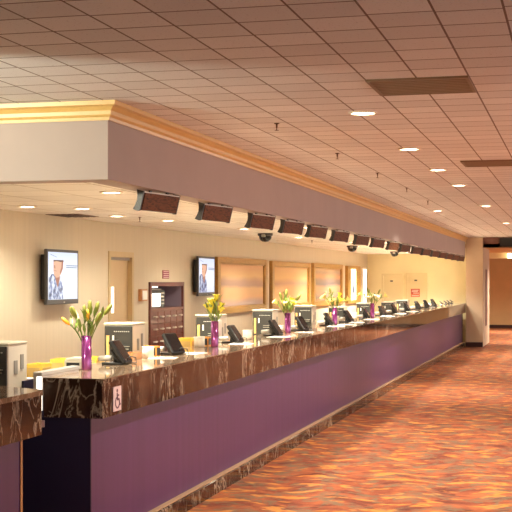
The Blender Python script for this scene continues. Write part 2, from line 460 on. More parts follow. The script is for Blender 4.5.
# added cool white lamp, unseen, to brighten the short soffit face
r = thing('soffit_fill_lamp', 'added white spotlight left of the view brightening the short soffit face', 'ceiling light', (-5.0, 4.9, ZC))
MB().lathe([(.05, 0), (.05, -.02), (.012, -.025), (.012, -.36)], 14).build('mount', M['trim_white'], r, True)
aim = (Vector((-3.5, 7.73, 3.27)) - Vector((-5.0, 4.9, ZC - .40))).to_track_quat('-Z', 'Y').to_matrix().to_4x4()
Ta = Matrix.Translation((0, 0, -.40)) @ aim
MB().lathe([(.05, .12), (.07, .05), (.085, -.06), (.078, -.06), (.06, .04), (.04, .08)], 18, Ta).build('lamp_head', M['trim_white'], r, True)
L = bpy.data.lights.new('soffit_fill_beam', 'SPOT'); L.energy = P_SOFFIT_FILL; L.color = (1.0, 1.0, .80); L.spot_size = R(74); L.spot_blend = .35; L.shadow_soft_size = .06
lo = bpy.data.objects.new('soffit_fill_beam', L); C.objects.link(lo); lo.parent = r; lo.matrix_local = Ta @ Matrix.Translation((0, 0, -.02))
# office: a row above the stone ledge and a scattered row near the back wall
downlight(-3.3, 8.12, ZL, P_DESK * .5, 'added office downlight hidden behind the soffit corner', 'downlights above the ledge')  # added unseen lamp to brighten the edge terminal and near ledge
for i in range(11):
    downlight(-3.75 if i == 0 else -3.62, 9.75 + 2.4 * i, ZL, P_DESK, ORD[i] + ' nearest recessed downlight of the office row above the ledge', 'downlights above the ledge', 120)
for i, (x, y) in enumerate(((-5.29, 11.43), (-4.89, 11.89), (-5.08, 13.37), (-4.85, 14.52), (-4.6, 17.2), (-4.6, 20.8), (-4.2, 23.8), (-4.6, 26.6), (-4.3, 29.6), (-4.3, 32.6))):
    downlight(x, y, ZL, P_BACK * (  .3 if i < 1 else .5 if i < 4 else 1.2 if i < 7 else 2.6 if i < 8 else 6), ORD[i] + ' nearest recessed downlight of the office row along the back wall', 'downlights along the back wall', 150)
# corridor light beyond the pier
sc = thing('ceiling_lamp', 'bright square lamp glowing in the corridor beyond the pier', 'ceiling light', (-2.0, 41.6, 2.75))
MB().box(-.2, .2, -.2, .2, -.19, -.03, .01).build('diffuser', M['sconce'], sc)
MB().box(-.21, .21, -.21, .21, -.03, 0).build('fitting', M['trim_white'], sc)
for x, y in ((-1.4, 38), (-2.6, 45), (.6, 44), (-.6, 41)):  # extra lamps, out of sight, added to brighten the corridor
    downlight(x, y, 2.75, P_LOBBY * 2.2, 'added downlight in the corridor ceiling beyond the header', 'added downlights in the corridor', 150)
sg = thing('hanging_sign', 'small black sign box under the lobby ceiling by the brown header', 'sign', (-1.85, 34.75, ZC))
MB().box(-.2, .2, -.04, .04, -.27, -.03, .005).build('sign_box', M['black'], sg)
MB().tube([(-.1, 0, -.03), (-.1, 0, 0)], .008).tube([(.1, 0, -.03), (.1, 0, 0)], .008).build('hanger', M['black'], sg)

# vents in the lobby ceiling
for (x0, x1, y0, y1, lb) in ((-1.208, -.608, 7.27, 7.87, 'nearest flat bronze air vent set in the lobby ceiling'), (-1.12, -.3, 12.45, 13.05, 'farther bronze air vent in the lobby ceiling by the right edge')):
    v = thing('ceiling_vent', lb, 'air vent', ((x0 + x1) / 2, (y0 + y1) / 2, ZC), 0, 'air vents in the lobby ceiling')
    a, b = (x1 - x0) / 2, (y1 - y0) / 2
    MB().box(-a, a, -b, -b + .02, -.012, 0).box(-a, a, b - .02, b, -.012, 0).box(-a, -a + .02, -b + .02, b - .02, -.012, 0).box(a - .02, a, -b + .02, b - .02, -.012, 0).build('frame', M['metalvent'], v)
    g = MB()
    for k in range(9):
        yy = -b + .05 + k * (2 * b - .1) / 8
        g.box(-a + .02, a - .02, yy - .022, yy + .022, -.009, -.003)
    g.build('louvre', M['metalvent'], v)
    MB().box(-a + .02, a - .02, -b + .02, b - .02, -.002, 0).build('backing', M['ventdark'], v)
v = thing('ceiling_vent', 'dark flush vent strip in the office ceiling against the back wall', 'air vent', (-5.55, 13.2, ZL))
MB().box(-.2, .2, -.3, .3, -.006, 0).build('frame', M['metalvent'], v)
g = MB()
for k in range(5): g.box(-.17 + k * .075, -.13 + k * .075, -.27, .27, -.01, -.006)
g.build('louvre', M['ventdark'], v)

# sprinklers
def sprinkler(x, y, z, label, group):
    s = thing('ceiling_sprinkler', label, 'sprinkler', (x, y, z), 0, group)
    s.scale = (.62, .62, .62)
    MB().lathe([(.035, 0), (.035, -.006), (.012, -.012), (.010, -.055), (.004, -.058)], 12).build('sprinkler_body', M['brass'], s, True)
    MB().lathe([(.006, -.055), (.006, -.085), (.026, -.085), (.026, -.089), (.002, -.089)], 12).build('deflector', M['brass'], s)
for i, (x, y) in enumerate(((-2.19, 9.13), (-2.16, 11.42), (-2.13, 13.64), (-2.11, 15.93), (-2.15, 18.6))):
    sprinkler(x, y, ZC, ORD[i] + ' nearest pendant sprinkler in the lobby ceiling', 'lobby ceiling sprinklers')
for i, (x, y) in enumerate(((-4.94, 13.75), (-4.95, 10.05), (-4.75, 22.6))):
    sprinkler(x, y, ZL, ['office ceiling sprinkler above the beige door', 'office ceiling sprinkler near the left edge of the view', 'office ceiling sprinkler above the gold framed pictures'][i], 'office ceiling sprinklers')

# three dome cameras hanging under the office ceiling
for i, (x, y) in enumerate(((-4.767, 19.1), (-4.65, 26.3), (-4.553, 32.0))):
    s = thing('dome_camera', ['black security dome under the office ceiling nearest the viewer', 'middle one of three black security domes under the office ceiling', 'farthest black security dome, before the far cream wall'][i], 'camera', (x, y, ZL), 0, 'security domes')
    MB().lathe([(.12, 0), (.12, -.03), (.10, -.045)], 20).build('mount', M['darkgrey'], s, True)
    MB().lathe([(.10, -.045), (.097, -.075), (.08, -.105), (.05, -.128), (.005, -.135)], 20).build('dome', M['screenoff'], s, True)
    MB().box(-.03, .03, -.15, -.09, -.06, -.02, .008).build('camera_eye', M['silver'], s)

# ------------------------------------------------------------------ counters
X0, ZT, ZG = -2.985, 1.207, .947     # stone front, stone top, stone fascia bottom
cnt = thing('service_counter', 'long purple service counter with polished brown marble top and fascia', 'counter', (-3.3, 7.6, 0))
loc = lambda mb: mb
def at(o, root):       # keep world-placed geometry under a root placed elsewhere
    o.matrix_parent_inverse = Matrix.Translation(-Vector(root.location)); return o
YE = 34.9
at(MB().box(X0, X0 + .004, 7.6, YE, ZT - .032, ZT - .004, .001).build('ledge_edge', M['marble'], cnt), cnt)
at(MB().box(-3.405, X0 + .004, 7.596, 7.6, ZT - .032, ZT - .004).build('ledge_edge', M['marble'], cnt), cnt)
at(MB().prism([(X0, 7.6), (X0, YE), (-3.62, YE), (-3.62, 8.25), (-3.405, 8.25), (-3.405, 7.6)], 'z', ZT - .03, ZT).build('marble_ledge', M['marble_lit'], cnt), cnt)
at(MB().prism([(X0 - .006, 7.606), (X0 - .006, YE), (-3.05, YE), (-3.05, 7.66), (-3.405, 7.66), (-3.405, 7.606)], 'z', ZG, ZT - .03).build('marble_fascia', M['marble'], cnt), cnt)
at(MB().box(-3.11, -3.075, 7.63, YE, 0, ZT - .03).build('front_panel', M['purple'], cnt), cnt)
at(MB().box(-3.567, -3.0755, 7.615, 7.63, 0, ZG).build('end_panel', M['purple_shaded'], cnt), cnt)
at(MB().prism([(-3.02, 0), (-3.075, 0), (-3.075, .125), (-3.03, .125), (-3.02, .115)], 'y', 7.63, YE).build('plinth', M['marble'], cnt), cnt)
at(MB().box(-3.075, -3.025, 7.64, YE, .125, .137, .003).build('plinth_cap', M['tanstone'], cnt), cnt)
at(MB().box(-3.60, -3.57, 7.66, YE, 0, ZT - .03).build('back_panel', M['purple_shaded'], cnt), cnt)
wt = thing('office_worktop', 'white back worktop running behind the marble ledge', 'worktop', (-3.95, 7.7, 0))
at(MB().box(-4.3, -3.625, 7.8, YE, 1.04, 1.08, .006).build('top', M['worktop'], wt), wt)
at(MB().box(-4.2, -3.66, 7.82, YE, 0, 1.04).build('cabinet_base', M['purple_shaded'], wt), wt)
# white panel by the counter's end; a glow imitates light on its edge
ep = thing('end_screen', 'white upright end screen with bright edge at the near counter end', 'screen', (-3.46, 7.6, 0))
at(MB().box(-3.46, -3.41, 7.60, 8.22, .99, 1.215).build('screen_board', M['white'], ep), ep)
at(MB().box(-3.47, -3.406, 7.585, 8.23, 1.215, 1.245, .006).build('top_rail', M['silver'], ep), ep)
at(MB().box(-3.446, -3.41, 7.592, 7.60, .99, 1.213).build('glowing_edge', M['lightstrip'], ep), ep)
at(MB().box(-3.466, -3.447, 7.585, 7.60, .99, 1.214).build('edge_profile', M['silver'], ep), ep)
at(MB().box(-3.475, -3.435, 7.605, 7.63, .93, .99).build('foot_clip', M['black'], ep), ep)
at(MB().box(-3.48, -3.40, 7.60, 7.631, .88, .925).build('wall_bracket', M['signpink'], ep), ep)

# nearer counter section at the left edge
c2 = thing('near_counter', 'nearer counter section with marble top at the left edge', 'counter', (-3.3, 5.0, 0))
q = [(-3.02, 3.0), (-3.02, 6.74), (-3.04, 6.77), (-3.62, 7.06), (-3.62, 3.0)]
at(MB().prism(q, 'z', ZT - .03, ZT).build('marble_ledge', M['marble_lit'], c2), c2)
at(MB().prism([(-3.026, 3.0), (-3.026, 6.735), (-3.05, 6.76), (-3.6, 7.03), (-3.6, 6.96), (-3.1, 6.69), (-3.1, 3.0)], 'z', ZG, ZT - .03).build('marble_fascia', M['marble'], c2), c2)
at(MB().prism([(-3.11, 3.0), (-3.11, 6.62), (-3.6, 6.9), (-3.6, 3.0)], 'z', 0, ZT - .03).build('front_panel', M['purple'], c2), c2)
at(MB().prism([(-3.105, 6.62), (-3.125, 6.69), (-3.16, 6.67), (-3.16, 6.64)], 'z', 0, ZG).build('wood_edge', M['lightwood'], c2), c2)
at(MB().box(-4.3, -3.625, 3.0, 7.79, 1.04, 1.08).build('worktop', M['worktop'], c2), c2)
at(MB().box(-4.2, -3.66, 3.0, 7.75, 0, 1.04).build('cabinet_base', M['purple_shaded'], c2), c2)

# accessibility sign on the fascia
sg = thing('access_sign', 'small pale sign with a wheelchair symbol on the marble fascia', 'sign', (X0 - .0055, 7.865, .972))
MB().box(0, .006, -.075, .075, 0, .165, .002).build('plate', M['signpink'], sg)
sy = MB()
def disc(m_, y, z, r, n=14):
    m_.prism([(y + r * math.cos(2 * PI * k / n), z + r * math.sin(2 * PI * k / n)) for k in range(n)], 'x', .0062, .0085)
def bar(m_, y0, z0, y1, z1, w_):
    dv = Vector((y1 - y0, z1 - z0)).normalized(); nv = Vector((-dv.y, dv.x)) * w_ / 2
    m_.prism([(y0 + nv.x, z0 + nv.y), (y1 + nv.x, z1 + nv.y), (y1 - nv.x, z1 - nv.y), (y0 - nv.x, z0 - nv.y)], 'x', .0062, .0085)
disc(sy, -.006, .138, .011)
bar(sy, -.006, .122, -.002, .078, .016); bar(sy, -.004, .105, .026, .105, .010)
bar(sy, -.006, .078, .030, .078, .013); bar(sy, .028, .080, .042, .042, .012); bar(sy, .040, .040, .056, .044, .010)
pts = [(-.002 + .037 * math.cos(a), .058 + .037 * math.sin(a)) for a in [R(115 + 22 * k) for k in range(12)]]
for p_, q_ in zip(pts, pts[1:]): bar(sy, p_[0], p_[1], q_[0], q_[1], .010)
sy.build('wheelchair_symbol', M['symbol'], sg)

# ------------------------------------------------------------------ slanted display boxes under the soffit
def display_box():
    root = thing('display_box', 'x', 'display box')
    T = Matrix.Rotation(R(-9), 4, 'Z')              # far end swung towards the lobby
    tilt = Matrix.Rotation(R(14), 4, 'Y')
    A = T @ tilt
    L = .59
    # cross-section x,z: concave back, flat front at +x
    sec = [(0, -.02), (0, -.155), (-.015, -.16), (-.05, -.155), (-.042, -.125), (-.037, -.09), (-.042, -.05), (-.05, -.02)]
    MB().prism(sec, 'y', .012, L - .012, A).build('housing', M['darkgrey'], root)
    MB().box(0, .006, .035, L - .006, -.153, -.024, 0, A).build('front_face', M['display_reflection'], root)
    big = [(x * 1.04 + .004, z) for x, z in [(0.004, -.014), (.004, -.16), (-.015, -.165), (-.053, -.16), (-.041, -.125), (-.035, -.09), (-.041, -.05), (-.053, -.014)]]
    for y0, y1 in ((0, .012), (L - .012, L)):
        MB().prism(big, 'y', y0, y1, A).build('end_cap', M['darkgrey'], root)
    MB().box(.001, .008, .012, L - .012, -.024, -.016, 0, A).build('top_lip', M['silver'], root)
    for yy in (.16, L - .16):
        MB().box(-.035, -.02, yy - .015, yy + .015, -.03, -.001, 0, T).build('bracket', M['darkgrey'], root)
    return root
ys = [8.57, 10.10, 11.73, 13.12, 14.49, 16.02, 17.72, 19.25, 20.94, 22.48, 24.17, 25.78, 27.5, 29.1, 30.7, 32.3, 33.9]
db = display_box()
for i, y in enumerate(ys):
    o = db if i == 0 else copy_tree(db)
    o.location = (-3.07, y + .05, ZS)
    tag(o, ORD[i] + ' nearest slanted display box with painted brown carpet reflection hanging under the soffit', 'display box', 'display boxes under the soffit')

# ------------------------------------------------------------------ back wall furniture
def television(y0, z0, label):
    r = thing('television', label, 'television', (XB, y0, z0), 0, 'wall televisions')
    Wd, H, X1 = .90, .62, .13
    MB().box(.03, X1 - .03, .06, Wd - .06, .06, H - .06).build('rear_housing', M['black'], r)
    MB().box(X1 - .035, X1, 0, Wd, 0, H, .006).build('bezel', M['darkgrey'], r)
    MB().box(0, .03, .3, .66, .15, .45).build('wall_mount', M['black'], r)
    sc_ = MB().box(X1, X1 + .002, .035, Wd - .035, .055, H - .032).build('screen', M['screen'], r)
    a, b = X1 + .0025, X1 + .004
    MB().prism([(.05, .058), (.05, .30), (.13, .345), (.20, .335), (.29, .29), (.375, .32), (.43, .20), (.44, .058)], 'x', a, b).build('picture_shirt', M['s_plaid'], r)
    b2 = b + .0012
    MB().prism([(.215, .30), (.285, .19), (.345, .29), (.345, .35), (.24, .35)], 'x', b, b2).build('picture_neck', M['s_skin2'], r)
    MB().prism([(.165, .50), (.165, .37), (.19, .325), (.24, .30), (.31, .305), (.38, .345), (.43, .41), (.44, .50)], 'x', b2, b2 + .0012).build('picture_face', M['s_skin'], r)
    MB().prism([(.36, .345), (.42, .40), (.44, .50), (.395, .50), (.385, .42), (.34, .36)], 'x', b2 + .0012, b2 + .002).build('picture_jaw', M['s_skin2'], r)
    MB().prism([(.165, .50), (.44, .50), (.45, .485), (.36, .478), (.25, .488), (.17, .48)], 'x', b2 + .0012, b2 + .002).build('picture_hair', M['s_hair'], r)
    mm = MB().prism([(.19, .385), (.25, .377), (.255, .372), (.19, .378)], 'x', b2 + .0012, b2 + .002).prism([(.18, .44), (.19, .405), (.215, .405), (.205, .44)], 'x', b2 + .0012, b2 + .002)
    mm.build('picture_features', M['s_skin2'], r)
    tx = MB().box(a, b, .53, .87, .434, .444).box(a, b, .53, .84, .412, .422).prism([(.09, .565), (.26, .535), (.26, .53), (.09, .558)], 'x', a, b)
    tx.build('picture_lettering', M['s_text'], r)
    MB().box(X1, X1 + .002, .46, .50, .018, .028).build('maker_mark', M['silver'], r)
television(12.76, 1.575, 'wall television beside the beige door, nearer of the two screens')
television(18.45, 1.60, 'wall television left of the gold framed pictures, farther of the two')

# framed panels
def framed(y0, y1, z0, z1, m_, label, fw=.17, fh=.10):
    r = thing('framed_picture', label, 'picture', (XB, y0, z0), 0, 'gold framed panels on the back wall')
    Wd, H = y1 - y0, z1 - z0
    f = MB().box(0, .07, 0, fw, 0, H, .008).box(0, .07, Wd - fw, Wd, 0, H, .008).box(0, .068, fw, Wd - fw, 0, fh, .006).box(0, .068, fw, Wd - fw, H - fh, H, .006)
    f.build('frame', M['gold'], r)
    MB().box(0, .03, fw, Wd - fw, fh, H - fh).build('panel', m_, r)
    i = MB().box(.03, .05, fw, fw + .03, fh, H - fh).box(.03, .05, Wd - fw - .03, Wd - fw, fh, H - fh).box(.03, .05, fw + .03, Wd - fw - .03, fh, fh + .02).box(.03, .05, fw + .03, Wd - fw - .03, H - fh - .02, H - fh)
    i.build('inner_bead', M['gold'], r)
framed(19.75, 23.15, 1.28, 2.235, M['pic1'], 'wide gold framed panel with peach and grey bands beside the television')
framed(23.55, 27.15, 1.25, 2.225, M['pic2'], 'middle wide gold framed panel with glowing peach haze')
framed(27.5, 31.1, 1.24, 2.235, M['pic3'], 'farthest wide gold framed panel with grey and orange dusk bands')
r = thing('light_box', 'tall wood framed light box shining white near the far corner', 'light box', (XB, 31.75, 1.24))
MB().box(0, .08, 0, .45, 0, .98).box(0, .08, 1.35, 1.9, 0, .98).box(0, .08, .45, 1.35, 0, .08).box(0, .08, .45, 1.35, .9, .98).build('frame', M['gold'], r)
MB().box(0, .05, .45, 1.35, .08, .9).build('lit_panel', M['lightstrip'], r)
MB().prism([(.8, .3), (1.0, .2), (1.15, .35), (1.1, .55), (1.15, .7), (.95, .78), (.9, .5)], 'x', .0505, .052).build('printed_figure', M['s_text'], r)
r = thing('wall_lamp', 'slim glowing white wall lamp between the light box and corner', 'lamp', (XB + .001, 34.2, 1.0))
MB().box(0, .05, 0, .62, 0, 1.2).build('backing', M['trim_white'], r)
MB().box(.05, .06, .06, .56, .05, 1.15).build('lit_panel', M['lightstrip'], r)

# mahogany cabinet set into the wall
cb = thing('wall_cabinet', 'mahogany cabinet with open niche over rows of drawers in back wall', 'cabinet', (XB, N0, 0))
Wd, H, nz = N1 - N0, NZ, 1.45
bx_ = MB().box(-.5, .03, 0, .06, 0, H).box(-.5, .03, Wd - .06, Wd, 0, H).box(-.5, .03, .06, Wd - .06, H - .06, H).box(-.5, .03, .06, Wd - .06, nz - .04, nz).box(-.5, .0, .06, Wd - .06, 0, nz - .04)
bx_.build('carcass', M['mahogany'], cb)
MB().box(-.5, -.48, .06, Wd - .06, nz, H - .06).box(-.48, .0, .061, .066, nz, H - .06).box(-.48, .0, Wd - .066, Wd - .061, nz, H - .06).build('niche_lining', M['niche'], cb)
MB().box(-.25, -.19, .1, .95, H - .085, H - .062).build('niche_light', M['lightstrip'], cb)
ncol = 5
for rz in range(8):
    for cx_ in range(ncol):
        wy = (Wd - .12) / ncol
        y0_, z1_ = .06 + cx_ * wy, nz - .05 - rz * .175
        dr = MB().box(0, .022, y0_ + .008, y0_ + wy - .008, z1_ - .165, z1_, .004).build('drawer', M['mahogany'], cb)
        MB().tube([(.022, y0_ + wy / 2 - .05, z1_ - .075), (.045, y0_ + wy / 2 - .045, z1_ - .075), (.045, y0_ + wy / 2 + .045, z1_ - .075), (.022, y0_ + wy / 2 + .05, z1_ - .075)], .014, 6).build('handle', M['silver'], dr)
cm = thing('coffee_machine', 'coffee machine with white front standing in the cabinet niche', 'coffee machine', (XB - .17, N0 + .14, nz))
MB().box(-.15, .15, 0, .62, 0, .26, .01).build('body', M['black'], cm)
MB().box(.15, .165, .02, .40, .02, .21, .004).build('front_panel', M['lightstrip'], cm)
g = MB()
for k in range(4): g.box(.15, .16, .44, .58, .05 + k * .05, .07 + k * .05)
g.build('vent_slats', M['silver'], cm)
MB().box(-.1, .12, .05, .57, .26, .275, .004).build('lid', M['silver'], cm)
r = thing('wall_notice', 'small maroon striped notice on the wall above the mahogany cabinet', 'notice', (XB, 17.1, 1.87))
MB().box(0, .01, 0, .28, 0, .12).build('plate', M['maroon'], r)
g = MB()
for k in range(4): g.box(.01, .012, .02, .26, .016 + k * .027, .025 + k * .027)
g.build('lettering', M['signpink'], r)
r = thing('wall_control', 'cream control box on the wall between door and cabinet', 'wall control', (XB, 16.08, 1.56))
MB().box(0, .05, 0, .24, 0, .165, .006).build('housing', M['lightwood'], r)
MB().box(.05, .056, .03, .21, .02, .145).build('cover', M['white'], r)

# ------------------------------------------------------------------ terminals on the worktop
def terminal():
    r = thing('ticket_terminal', 'x', 'ticket terminal')
    # origin: front (+X,-Y) foot corner. x goes to -.26, y to .30
    h = .40
    MB().box(-.262, 0, .012, .31, 0, h - .012, .012).build('casing', M['beige'], r)
    MB().box(-.266, .003, .004, .31, h - .014, h + .006, .008).build('lid', M['lidbeige'], r)
    MB().box(-.255, -.006, 0, .014, .01, h - .02, .006).build('front_face', M['termgrey'], r)
    MB().box(-.235, -.21, -.012, 0, .11, .30).build('ticket_guide', M['tanface'], r)
    MB().box(-.182, -.168, -.006, 0, .24, .30).build('status_label', M['white'], r)
    g = MB()
    for k in range(8): g.box(-.17 + k * .018, -.159 + k * .018, -.003, 0, h - .07, h - .062)
    g.build('lettering', M['silver'], r)
    s = MB().box(-.125, -.02, -.004, .0, .17, .225)
    s.build('ticket_slot', M['black'], r)
    MB().box(-.12, -.028, -.012, -.003, .205, .213).box(-.12, -.035, -.012, -.003, .182, .19).build('slot_lip', M['grey'], r)
    MB().box(0, .004, .10, .15, .17, .27).box(0, .004, .2, .245, .20, .31).build('side_vent', M['grey'], r)
    return r
T0 = terminal()
TY = [(7.44, -.045), (9.93, 0), (12.55, 0), (14.92, 0), (17.27, .005), (19.79, -.065), (22.41, -.05), (25.36, -.08), (27.55, -.08)]
for i, (y, dz) in enumerate(TY):
    o = T0 if i == 0 else copy_tree(T0)
    o.location = (-3.63 if i else -3.585, y, 1.08)
    o.scale = (1, 1, (.40 + dz) / .40)
    tag(o, 'pale ticket terminal at the left edge behind the nearer counter' if i == 0 else ORD[i - 1] + ' nearest pale ticket terminal with charcoal face behind the long counter', 'ticket terminal', 'ticket terminals behind the counters')

# ------------------------------------------------------------------ customer displays on the ledge
def pad(small=False):
    r = thing('customer_display', 'x', 'customer display')
    MB().box(-.10, .07, -.07, .07, 0, .016, .006).build('base', M['black'], r)
    MB().lathe([(.022, .014), (.018, .03), (.016, .09)], 12, Matrix.Translation((-.01, 0, 0))).build('post', M['darkgrey'], r, True)
    A = Matrix.Translation((.035, 0, .098)) @ Matrix.Rotation(R(55), 4, 'Y')
    MB().box(-.105, .105, -.085, .085, -.026, .012, .014, A).build('screen_case', M['black'], r)
    MB().box(-.09, .09, -.072, .072, .012, .014, 0, A).build('screen_glass', M['screenoff'], r)
    MB().box(-.055, .075, -.06, .06, -.058, -.024, .016, A).build('rear_housing', M['black'], r)
    MB().tube([(-.12, -.05, .045), (-.02, -.075, .052)], .022, 10).build('card_reader', M['silver'], r, True)
    MB().tube([(.06, .0, .03), (.10, .03, .06), (.13, .06, .05), (.12, .10, .006), (.02, .16, .004)], .004, 6).build('cable', M['darkgrey'], r, True)
    return r
P0 = pad()
pxs = [8.95, 10.25, 12.25, 14.0, 15.45, 17.2, 18.75, 20.4, 22.2, 23.7, 25.5, 27.3, 28.9, 30.4]
rots = [0, -22, -4, -6, -14, 0, -10, 4, -12, -8, -6, -12, -8, -10]
for i, (y, a) in enumerate(zip(pxs, rots)):
    o = P0 if i == 0 else copy_tree(P0)
    o.location = (-3.40, y, ZT); o.rotation_euler = (0, 0, R(a))
    tag(o, ORD[i] + ' nearest black tilted customer display standing on the marble ledge', 'customer display', 'customer displays on the ledge')
for i, y in enumerate((31.8, 32.8, 33.6, 34.4)):
    r = thing('card_reader', ORD[i] + ' of four small dark card readers at the far ledge end', 'card reader', (-3.33, y, ZT), 0, 'card readers at the far end')
    MB().lathe([(.05, 0), (.05, .012), (.014, .02), (.012, .05)], 12).build('stand', M['black'], r, True)
    A = Matrix.Translation((0, 0, .065)) @ Matrix.Rotation(R(35), 4, 'Y')
    MB().box(-.06, .06, -.045, .045, -.012, .012, .006, A).build('keypad', M['darkgrey'], r)
# paper sheets by the displays
for i, (x, y, a, w_) in enumerate(((-3.30, 9.75, 8, .2), (-3.27, 10.42, -8, .24), (-3.27, 12.1, 5, .22), (-3.25, 13.7, -4, .3), (-3.24, 14.95, 6, .24), (-3.24, 17.05, 0, .22), (-3.22, 17.75, 0, .3), (-3.22, 18.6, 4, .25), (-3.24, 20.15, 0, .3), (-3.25, 22.0, 0, .25), (-3.25, 23.6, 0, .25), (-3.25, 25.4, 0, .25))):
    o = MB().box(-.11, .11, -w_ / 2, w_ / 2, 0, .004).build('paper_sheet', M['paper'])
    o.location = (x, y, ZT); o.rotation_euler = (0, 0, R(a))
    tag(o, ORD[i] + ' nearest loose white sheet lying on the marble ledge', 'paper', 'paper sheets on the ledge')

# cups, boxes and trays
def cup(x, y, label, z=ZT, s=1.0):
    r = thing('pen_cup', label, 'cup', (x, y, z), 0, 'pale cups on the ledge')
    r.scale = (s, s, s)
    MB().lathe([(.044, 0), (.048, .01), (.048, .095), (.044, .095), (.042, .02), (.002, .018)], 20).build('cup_body', M['beige'], r, True)
    MB().lathe([(.0485, .085), (.051, .088), (.051, .096), (.0475, .097)], 20, cap=False).build('rim', M['white'], r, True)
def card_box(x, y, label, sx=.05, sy=.05, h=.085, z=ZT, m_='orange', group='amber boxes on the ledge'):
    r = thing('slip_box', label, 'box', (x, y, z), 0, group)
    t_ = .006
    MB().box(-sx, sx, -sy, -sy + t_, 0, h).box(-sx, sx, sy - t_, sy, 0, h).box(-sx, -sx + t_, -sy + t_, sy - t_, 0, h).box(sx - t_, sx, -sy + t_, sy - t_, 0, h).box(-sx + t_, sx - t_, -sy + t_, sy - t_, 0, t_).build('box_body', M[m_], r)
    wm = M['black'] if m_ == 'orange' else M['tanface']
    MB().box(sx, sx + .003, -sy * .8, sy * .8, h * .12, h * .85).build('slip_window', wm, r)
    MB().box(-sx * .8, sx * .8, -sy - .003, -sy, h * .12, h * .85).build('slip_window', wm, r)
    MB().box(-sx + t_, sx - t_, -sy + t_, sy - t_, t_, h * .9).build('paper_slips', M['paper'] if m_ == 'orange' else M['yellow'], r)
cup(-3.42, 9.72, 'pale round cup on the ledge past the nearest display')
cup(-3.50, 11.42, 'pale round cup left of the yellow lily vase', s=1.05)
cup(-3.47, 13.1, 'pale round cup right of the third customer display', s=1.05)
cup(-3.50, 14.75, 'pale round cup beside the third purple vase', s=.95)
cup(-3.50, 18.35, 'pale round cup near the fourth purple vase', s=1.1)
cup(-3.50, 19.9, 'pale round cup farthest along the marble ledge', s=1.2)
card_box(-3.47, 9.98, 'amber slip box just behind the nearest pale cup')
card_box(-3.53, 11.7, 'amber slip box behind the yellow lily vase')
card_box(-3.75, 8.30, 'yellow slip box behind the white end screen, left of two', .06, .09, .17, 1.08, 'yellow', 'yellow slip boxes')
card_box(-3.75, 8.72, 'yellow slip box behind the white end screen, right of two', .06, .09, .18, 1.08, 'yellow', 'yellow slip boxes')
card_box(-3.78, 9.42, 'yellow slip box behind the nearest purple vase', .06, .09, .15, 1.08, 'yellow', 'yellow slip boxes')
card_box(-3.72, 11.72, 'yellow slip box behind the second customer display', .07, .07, .20, 1.08, 'yellow', 'yellow slip boxes')
card_box(-3.74, 10.42, 'small yellow slip box behind the nearest pale cup', .06, .06, .19, 1.08, 'yellow', 'yellow slip boxes')
r = thing('roll_printer', 'low cream printer between the white end screen and nearest vase', 'printer', (-3.50, 8.42, ZT))
MB().box(-.07, .07, -.09, .09, 0, .07, .01).build('casing', M['beige'], r)
MB().box(.07, .073, -.05, .07, .02, .05).box(-.05, .05, -.092, -.09, .02, .05).build('paper_slot', M['black'], r)
MB().box(-.06, .06, -.08, .08, .07, .082, .005).build('lid', M['white'], r)
r = thing('wooden_tray', 'small tan wooden tray on the ledge behind the nearest display', 'tray', (-3.50, 9.55, ZT))
MB().box(-.05, .05, -.10, .10, 0, .012).box(.04, .05, -.10, .10, .012, .055).box(-.05, -.04, -.10, .10, .012, .055).box(-.04, .04, -.10, -.09, .012, .055).box(-.04, .04, .09, .10, .012, .055).build('tray_body', M['lightwood'], r)
# things behind the gap between both counters
r = thing('cloth_bag', 'maroon cloth bag on the worktop under the edge terminal', 'bag', (-3.70, 7.62, 1.08))
MB().lathe([(.05, 0), (.075, .03), (.07, .075), (.04, .10), (.01, .105)], 14, Matrix.Diagonal((.8, 1.0, .7, 1))).build('bag_body', M['maroon'], r, True)
r.location.z = 1.08; r.location = (-3.72, 7.92, 1.08)
r = thing('document_holder', 'white and orange paper holder behind the white end screen', 'paper holder', (-3.72, 8.05, 1.08))
MB().box(-.05, .05, -.05, .05, 0, .02).box(-.05, -.04, -.05, .05, .02, .10).build('holder', M['orange'], r)
MB().box(-.035, .045, -.045, .045, .02, .085).build('papers', M['paper'], r)
# glass stand for leaflets behind the third display
r = thing('leaflet_stand', 'clear leaflet stand with pale card behind the second vase', 'stand', (-3.55, 12.3, ZT))
MB().box(-.07, .07, -.05, .05, 0, .008).build('foot', M['silver'], r)
MB().box(-.012, .0, -.07, .07, .008, .23).build('card', M['paper'], r)

